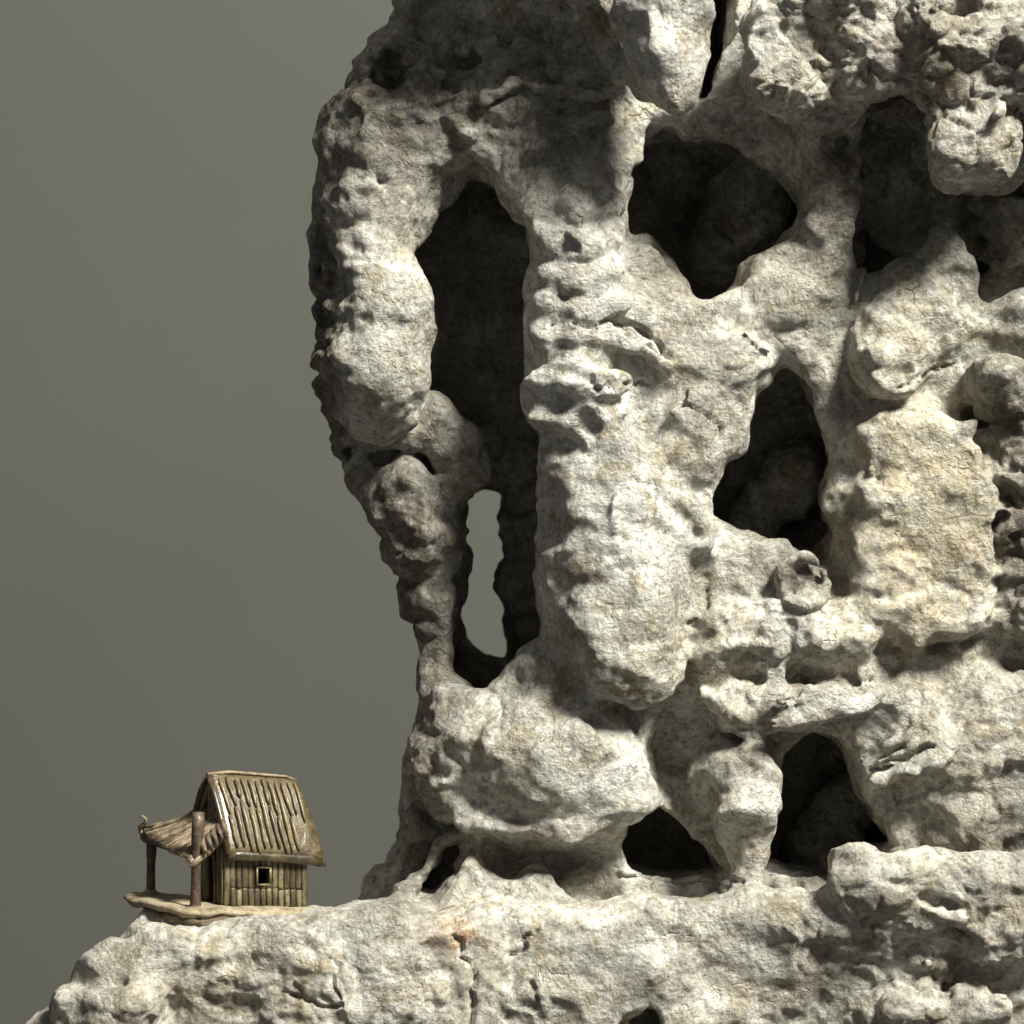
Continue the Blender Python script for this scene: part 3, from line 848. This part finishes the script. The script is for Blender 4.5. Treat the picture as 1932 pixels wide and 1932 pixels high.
def boxes(name, lst, mat, parent):
    bm = bmesh.new()
    for (u0, u1, v0, v1, w0, w1) in lst:
        vs = [bm.verts.new(T(u, v, w)) for u in (u0, u1) for v in (v0, v1) for w in (w0, w1)]
        for f in ((0, 1, 3, 2), (4, 6, 7, 5), (0, 4, 5, 1), (2, 3, 7, 6), (0, 2, 6, 4), (1, 5, 7, 3)):
            bm.faces.new([vs[i] for i in f])
    bmesh.ops.recalc_face_normals(bm, faces=bm.faces)
    me = bpy.data.meshes.new(name)
    bm.to_mesh(me); bm.free()
    return link_obj(name, me, mat, parent)

def blob_plate(name, outline, w_top, thick, mat, parent, n=72, lay=5):
    """irregular slab: outline in (u, v), rounded wavy rim"""
    bm = bmesh.new()
    O = np.array(outline, float)
    # closed Catmull-Rom resampling
    pts = []
    m = len(O)
    for i in range(n):
        t = i * m / n
        k = int(t); f = t - k
        p0, p1, p2, p3 = (O[(k + j - 1) % m] for j in range(4))
        pts.append(.5 * (2 * p1 + (p2 - p0) * f + (2 * p0 - 5 * p1 + 4 * p2 - p3) * f * f + (3 * p1 - p0 - 3 * p2 + p3) * f ** 3))
    c = O.mean(0)
    rows = []
    prof = [(0.0, 1.0), (.35, 1.0), (.65, .98), (.86, .97), (.95, .92), (1.0, .70), (1.01, .45), (.985, .30), (.96, .10), (.80, -.05), (.4, -.1), (0, -.1)]
    for r, h in prof:
        row = []
        for i, p in enumerate(pts):
            a = 2 * math.pi * i / n
            wv = 1 + .02 * math.sin(7 * a + 1) + .014 * math.sin(17 * a + 2) + (.012 * math.sin(31 * a) if r > .9 else 0)
            q = c + (p - c) * r * wv
            hh = w_top - thick * (1 - h) + (2.6 * math.sin(5 * a + r * 6) + 1.5 * math.sin(q[0] / 9 + q[1] / 14)) * min(r, 1) * (1 if h > .4 else 1.5)
            row.append(bm.verts.new(T(q[0], q[1], hh)))
        rows.append(row)
    for r0, r1 in zip(rows[:-1], rows[1:]):
        for k in range(n):
            bm.faces.new((r0[k], r0[(k + 1) % n], r1[(k + 1) % n], r1[k]))
    bmesh.ops.remove_doubles(bm, verts=bm.verts, dist=1e-6)
    bmesh.ops.recalc_face_normals(bm, faces=bm.faces)
    for f in bm.faces:
        f.smooth = True
    me = bpy.data.meshes.new(name)
    bm.to_mesh(me); bm.free()
    return link_obj(name, me, mat, parent)

# base plate (two stacked layers)
plate = blob_plate('base_plate', [(-194, -122), (-150, -146), (-60, -110), (60, -90), (112, -40), (118, 40), (90, 110), (10, 118), (-60, 128),
                                  (-130, 126), (-180, 92), (-202, 30), (-214, -60)], 1.5, 20, M_plate, hut)
blob_plate('lower_layer', [(-170, -90), (-60, -100), (80, -80), (100, 40), (60, 122), (-20, 138), (-100, 146), (-160, 118), (-190, 40)],
           -13, 26, M_plate, plate)

# walls: hollow core with window and door openings, faced with planks
U0, U1, V0, V1, TK = -86, 90, -66, 66, 9
wu0, wu1, ww0, ww1 = -17, 9, 42, 73
dv0, dv1, dw1 = 7, 38, 96
core = boxes('wall', [
    (U0 + TK, wu0, V1 - TK, V1, -4, 108), (wu1, U1, V1 - TK, V1, -4, 108), (wu0, wu1, V1 - TK, V1, -4, ww0), (wu0, wu1, V1 - TK, V1, ww1, 108),
    (U0, U1, V0, V0 + TK, -4, 108), (U1 - TK, U1, V0 + TK, V1 - TK, -4, 108),
    (U0, U0 + TK, V0 + TK, dv0, -4, 108), (U0, U0 + TK, dv1, V1, -4, 108), (U0, U0 + TK, dv0, dv1, dw1, 108)], M_wall, hut)
def plank(p0, p1, wd, side, th=.42):
    k = random.uniform(.92, 1.05)
    mid = [(p0[i] + (p1[i] - p0[i]) * .5) + random.uniform(-.6, .6) for i in range(3)]
    q0 = [p0[i] + (p1[i] - p0[i]) * .06 for i in range(3)]
    q1 = [p0[i] + (p1[i] - p0[i]) * .94 for i in range(3)]
    return tube('plank', [p0, q0, mid, q1, p1], [wd * .36 * k, wd * .52 * k, wd * .53 * k, wd * .52 * k, wd * .38 * k], M_wall, core, 6, side, th, .06)
n = 14
st = (U1 - U0) / n
for i in range(n):
    u = U0 + st * (i + .5)
    full = i in (0, n - 1)
    top = 106
    if full:
        plank((u, V1 + 1, -1), (u, V1 + 1, top), st * 1.05, (1, 0, 0))
        continue
    plank((u, V1 + 2.2, 0), (u, V1 + 1.6, 33 + random.uniform(-2, 2)), st, (1, 0, 0), .5)
    if wu0 - st * .45 < u < wu1 + st * .45:
        plank((u, V1 + .6, 33), (u, V1 + .6, ww0 - 2), st, (1, 0, 0))
        plank((u, V1 + .6, ww1 + 2), (u, V1 + .6, top), st, (1, 0, 0))
    else:
        plank((u, V1 + .6, 34), (u, V1 + .6, top), st, (1, 0, 0))
for v in (-60, -50, -40, -30, -20, -10, 1):
    plank((U0 - .6, v, 0), (U0 - .6, v, 112), 10, (0, 1, 0))
for v in (43, 52, 61):
    plank((U0 - .6, v, 0), (U0 - .6, v, 112), 9.5, (0, 1, 0))
for k in range(9):
    plank((U1 + .6, -58 + k * 14.2, 0), (U1 + .6, -58 + k * 14.2, 104), 14, (0, 1, 0))
# gable boards above the door
for v in (4, 14, 24, 34, 44, 54):
    plank((U0 + 2, v, 108), (U0 + 2, v, 232 - v * 1.65), 10.5, (0, 1, 0))
wf = []
win = tube('window_frame', [(wu0 - 3, V1 + 4, ww0 - 1), (wu1 + 3, V1 + 4, ww0 - 1)], 3, M_wall, hut, 6)
tube('window_jamb', [(wu0 - 1, V1 + 4, ww0), (wu0 - 1, V1 + 4, ww1)], 2.4, M_wall, win, 6)
tube('window_jamb', [(wu1 + 1, V1 + 4, ww0), (wu1 + 1, V1 + 4, ww1)], 2.4, M_wall, win, 6)
tube('window_lintel', [(wu0 - 3, V1 + 4, ww1 + 1), (wu1 + 3, V1 + 4, ww1 + 1)], 2.4, M_wall, win, 6)
df = tube('door_frame', [(U0 - 4, dv1 + 2, -1), (U0 - 4, dv1 + 1, 50), (U0 - 4, dv1 - 1, 84), (U0 - 5, dv1 - 8, 100), (U0 - 5, dv0 + 10, 106), (U0 - 4, dv0 - 1, 100)],
          [3.4, 3.6, 4, 5.5, 5.5, 4], M_post, hut, 7)

# main roof: thick rounded shell
RT = .125
def roof_pt(s, t, off=0.0):
    """s: 0..1 along the ridge; t: -1 back eave .. 0 ridge .. 1 front eave"""
    a = abs(t)
    u = -84 + 208 * s + 8 * math.sin(s * 5) * .4
    hw = 86 - 6 * s
    endr = max(0, (s - .86) / .14)
    ends = max(0, (.05 - s) / .05)
    v = math.copysign(hw * (a ** .93), t)
    prof = 245 - 146 * (a ** 1.12) + 5 * math.sin(math.pi * a)
    prof -= 16 * endr ** 2 * (1 - .5 * a) + 5 * ends ** 2
    u += (6 * a - 10 * (1 - a)) * endr
    # outward direction for thickness
    nv, nw = .85, .52
    L = math.hypot(nv, nw)
    if a < .12:
        nv *= a / .12
    v += (1 if t > 0 else -1) * nv / L * off if t else 0
    return (u, v, prof + nw / L * off)
bm = bmesh.new()
NS, NT = 26, 34
grid = {}
for lay, off in ((0, 0), (1, -20)):
    for i in range(NS + 1):
        for j in range(NT + 1):
            s, t = i / NS, -1 + 2 * j / NT
            o2 = off
            edge = min(1, (1 - abs(t)) / .08, s / .05 + .35, (1 - s) / .06 + .2)
            if lay == 0:
                o2 = -6 * (1 - edge) ** 2
            else:
                o2 = off + 5 * (1 - edge) ** 2
            q = roof_pt(s, t, o2)
            grid[lay, i, j] = bm.verts.new(T(q[0], q[1], q[2] + random.uniform(-.7, .7), tilt=RT))
for i in range(NS):
    for j in range(NT):
        bm.faces.new([grid[0, a, b] for a, b in ((i, j), (i + 1, j), (i + 1, j + 1), (i, j + 1))])
        bm.faces.new([grid[1, a, b] for a, b in ((i, j), (i, j + 1), (i + 1, j + 1), (i + 1, j))])
for i in range(NS):
    for j in (0, NT):
        bm.faces.new([grid[0, i, j], grid[0, i + 1, j], grid[1, i + 1, j], grid[1, i, j]])
for j in range(NT):
    for i in (0, NS):
        bm.faces.new([grid[0, i, j], grid[0, i, j + 1], grid[1, i, j + 1], grid[1, i, j]])
bmesh.ops.recalc_face_normals(bm, faces=bm.faces)
for f in bm.faces:
    f.smooth = True
me = bpy.data.meshes.new('roof')
bm.to_mesh(me); bm.free()
roof = link_obj('roof', me, M_roof, hut)
def reed(s, t0, t1, wd, back=1):
    pts, rad = [], []
    js = random.uniform(-.008, .008)
    for k in range(7):
        f = k / 6
        t = t0 + (t1 - t0) * f
        q = roof_pt(s + js * math.sin(f * 5) + .012 * f, t * back, 2.6)
        pts.append(q)
        rad.append(wd * (.55 if k in (0, 6) else 1) * random.uniform(.82, 1.12))
    return tube('reed', pts, rad, M_reed, roof, 6, (1, 0, 0), .95, .13, tilt=RT)
NR = 12
for i in range(NR):
    s = .035 + .86 * (i + .5) / NR
    if i >= NR - 2:
        reed(s, .10, .5 + random.uniform(0, .2), 3.2)
        continue
    if random.random() < .6:
        b = random.uniform(.35, .62)
        reed(s, .08 + random.uniform(0, .05), b, 4.5)
        reed(s + .006, b + .02, random.uniform(.90, .985), 4.7)
    else:
        reed(s, .08 + random.uniform(0, .06), random.uniform(.88, .985), 4.6)
for i in range(12):
    reed(.05 + .85 * i / 11, .1, .95, 4.2, -1)
ev = [roof_pt(s, .985, -8) for s in (0, .1, .25, .4, .55, .7, .85, .96)]
tube('eave', ev, [9, 11, 10.5, 10, 10.5, 11, 11, 9], M_roof, roof, 10, None, 1, .07, tilt=RT)
rc = [roof_pt(s, 0, 2) for s in (-.01, .2, .4, .6, .8, .94)]
tube('ridge_cap', [(u, v, w + 1) for u, v, w in rc], [5.5, 6, 5.5, 5, 5, 3], M_straw, roof, 8, (0, 1, 0), .6, .1, tilt=RT)
for sgn in (-1, 1):
    vp = [roof_pt(-.005, sgn * t, 0) for t in (.02, .3, .6, .97)]
    tube('verge', vp, [5, 6, 6, 5.5], M_straw if sgn < 0 else M_roof, roof, 7, None, 1, .12, tilt=RT)

# porch: posts, beam, straw lean-to
PT = .03
tube('post', [(-147, 73, -6), (-147, 73, 6), (-147, 74, 60), (-146, 76, 110), (-144, 78, 150), (-144, 79, 178)], [9.5, 10, 8.6, 9.8, 11, 10], M_post, hut, 9, None, 1, .17, tilt=PT)
tube('post', [(-146, -118, -4), (-146, -118, 10), (-146, -118, 60), (-146, -119, 86), (-146, -118, 112)], [11, 9.5, 8.6, 11, 9], M_post, hut, 9, None, 1, .17, tilt=PT)
tube('post_foot', [(-148, -117, -2), (-148, -117, 7), (-147, -117, 13)], [15, 14, 9], M_plate, hut, 9, None, 1, .12, tilt=PT)
tube('beam', [(-150, -143, 110), (-150, -130, 108), (-150, -60, 104), (-149, 10, 101), (-148, 75, 102)], [8, 9.5, 7.5, 7, 7], M_post, hut, 8, None, 1, .12, tilt=PT)
def porch_pt(a, b):
    """a: 0 outer corner side (v=-126) .. 1 front side (v=92); b: 0 at the gable .. 1 outer eave"""
    v_in, v_out = -48 + 118 * a, -126 + 214 * a
    v = v_in + (v_out - v_in) * b
    u = -80 - (80 + 4 * math.sin(a * 3)) * b
    w = 178 - 16 * a - 62 * (b ** .62) + 7 * math.sin(a * 5 + 1) * b * .5
    w += 14 * max(0, (.10 - a) / .10) ** 1.5 * b - 16 * max(0, (a - .85) / .15) ** 2
    return (u, v, w)
bm = bmesh.new()
g = {}
NA, NB = 26, 12
for lay, off in ((0, 0), (1, -7)):
    for i in range(NA + 1):
        for j in range(NB + 1):
            q = porch_pt(i / NA, j / NB)
            g[lay, i, j] = bm.verts.new(T(q[0], q[1], q[2] + off, tilt=PT))
for i in range(NA):
    for j in range(NB):
        bm.faces.new([g[0, a, b] for a, b in ((i, j), (i + 1, j), (i + 1, j + 1), (i, j + 1))])
        bm.faces.new([g[1, a, b] for a, b in ((i, j), (i, j + 1), (i + 1, j + 1), (i + 1, j))])
for i in range(NA):
    for j in (0, NB):
        bm.faces.new([g[0, i, j], g[0, i + 1, j], g[1, i + 1, j], g[1, i, j]])
for j in range(NB):
    for i in (0, NA):
        bm.faces.new([g[0, i, j], g[0, i, j + 1], g[1, i, j + 1], g[1, i, j]])
bmesh.ops.recalc_face_normals(bm, faces=bm.faces)
for f in bm.faces:
    f.smooth = True
me = bpy.data.meshes.new('porch_roof')
bm.to_mesh(me); bm.free()
porch = link_obj('porch_roof', me, M_straw, hut)
NST = 30
for i in range(NST):
    a0 = (i + .5) / NST
    pts, rad = [], []
    for k in range(6):
        f = k / 5
        q = porch_pt(min(max(a0 + .012 * math.sin(i * 2.3 + f * 4), 0), 1), .02 + f * random.uniform(.98, 1.06))
        pts.append((q[0], q[1], q[2] + 1.2 - (3.5 if k == 5 else 0)))
        rad.append((3.0 + 1.2 * f) * random.uniform(.8, 1.15) * (.6 if k in (0, 5) else 1))
    tube('straw', pts, rad, M_straw, porch, 5, None, 1, .12, tilt=PT)
# curled straw at the outer corner and the folded front lip
tube('straw_curl', [(-158, -122, 114), (-164, -128, 122), (-166, -124, 132), (-160, -117, 139), (-160, -112, 147), (-164, -116, 152), (-168, -122, 151)],
     [5, 5, 4.4, 4, 3.2, 2.6, 1.5], M_straw, porch, 6, None, 1, .1, tilt=PT)
for k in range(5):
    tube('straw', [(-90 - k * 11, 70 + k * 1.0, 160 - k * 8), (-92 - k * 11, 84, 150 - k * 8), (-93 - k * 11, 90, 138 - k * 7), (-92 - k * 10, 88, 127 - k * 6)],
         [4.5, 6, 5.5, 3.5], M_post if k % 2 else M_straw, porch, 6, None, 1, .12, tilt=PT)
# ------------------------------------------------------------------ background wall and the table under the rock
wm, nt, bsdf = newmat('painted_wall')
oc = obj_coords(nt)
col = mix(nt, ramp(nt, noise(nt, oc, 3.0, 4, .5), [(.35, 0), (.65, 1)]), (.082, .083, .072), (.087, .088, .077))
nt.links.new(col, bsdf.inputs['Base Color'])
bsdf.inputs['Roughness'].default_value = .9
bp = node(nt, 'ShaderNodeBump', i_Strength=.15, i_Distance=.001)
nt.links.new(noise(nt, oc, 700, 3, .6), bp.inputs['Height'])
nt.links.new(bp.outputs[0], bsdf.inputs['Normal'])

def box(name, lo, hi, mat, parent=None):
    bm = bmesh.new()
    bmesh.ops.create_cube(bm, size=1)
    for v in bm.verts:
        v.co = Vector([lo[i] + (v.co[i] + .5) * (hi[i] - lo[i]) for i in range(3)])
    me = bpy.data.meshes.new(name)
    bm.to_mesh(me); bm.free()
    return link_obj(name, me, mat, parent)

o = box('wall', (-2.2, 1.05, Z0 * S - .5), (2.2, 1.10, 1.6), wm)
o['kind'] = 'structure'
tm, nt, bsdf = newmat('dark_wood')
oc = obj_coords(nt)
wv = nt.nodes.new('ShaderNodeTexWave'); wv.inputs['Scale'].default_value = 12; wv.inputs['Distortion'].default_value = 6
nt.links.new(oc, wv.inputs['Vector'])
nt.links.new(ramp(nt, wv.outputs['Fac'], [(0, (.03, .022, .016)), (1, (.055, .04, .03))]), bsdf.inputs['Base Color'])
bsdf.inputs['Roughness'].default_value = .5
o = box('table', (-.26, -.16, Z0 * S - .04), (.36, .19, Z0 * S + .002), tm)
o['kind'] = 'structure'
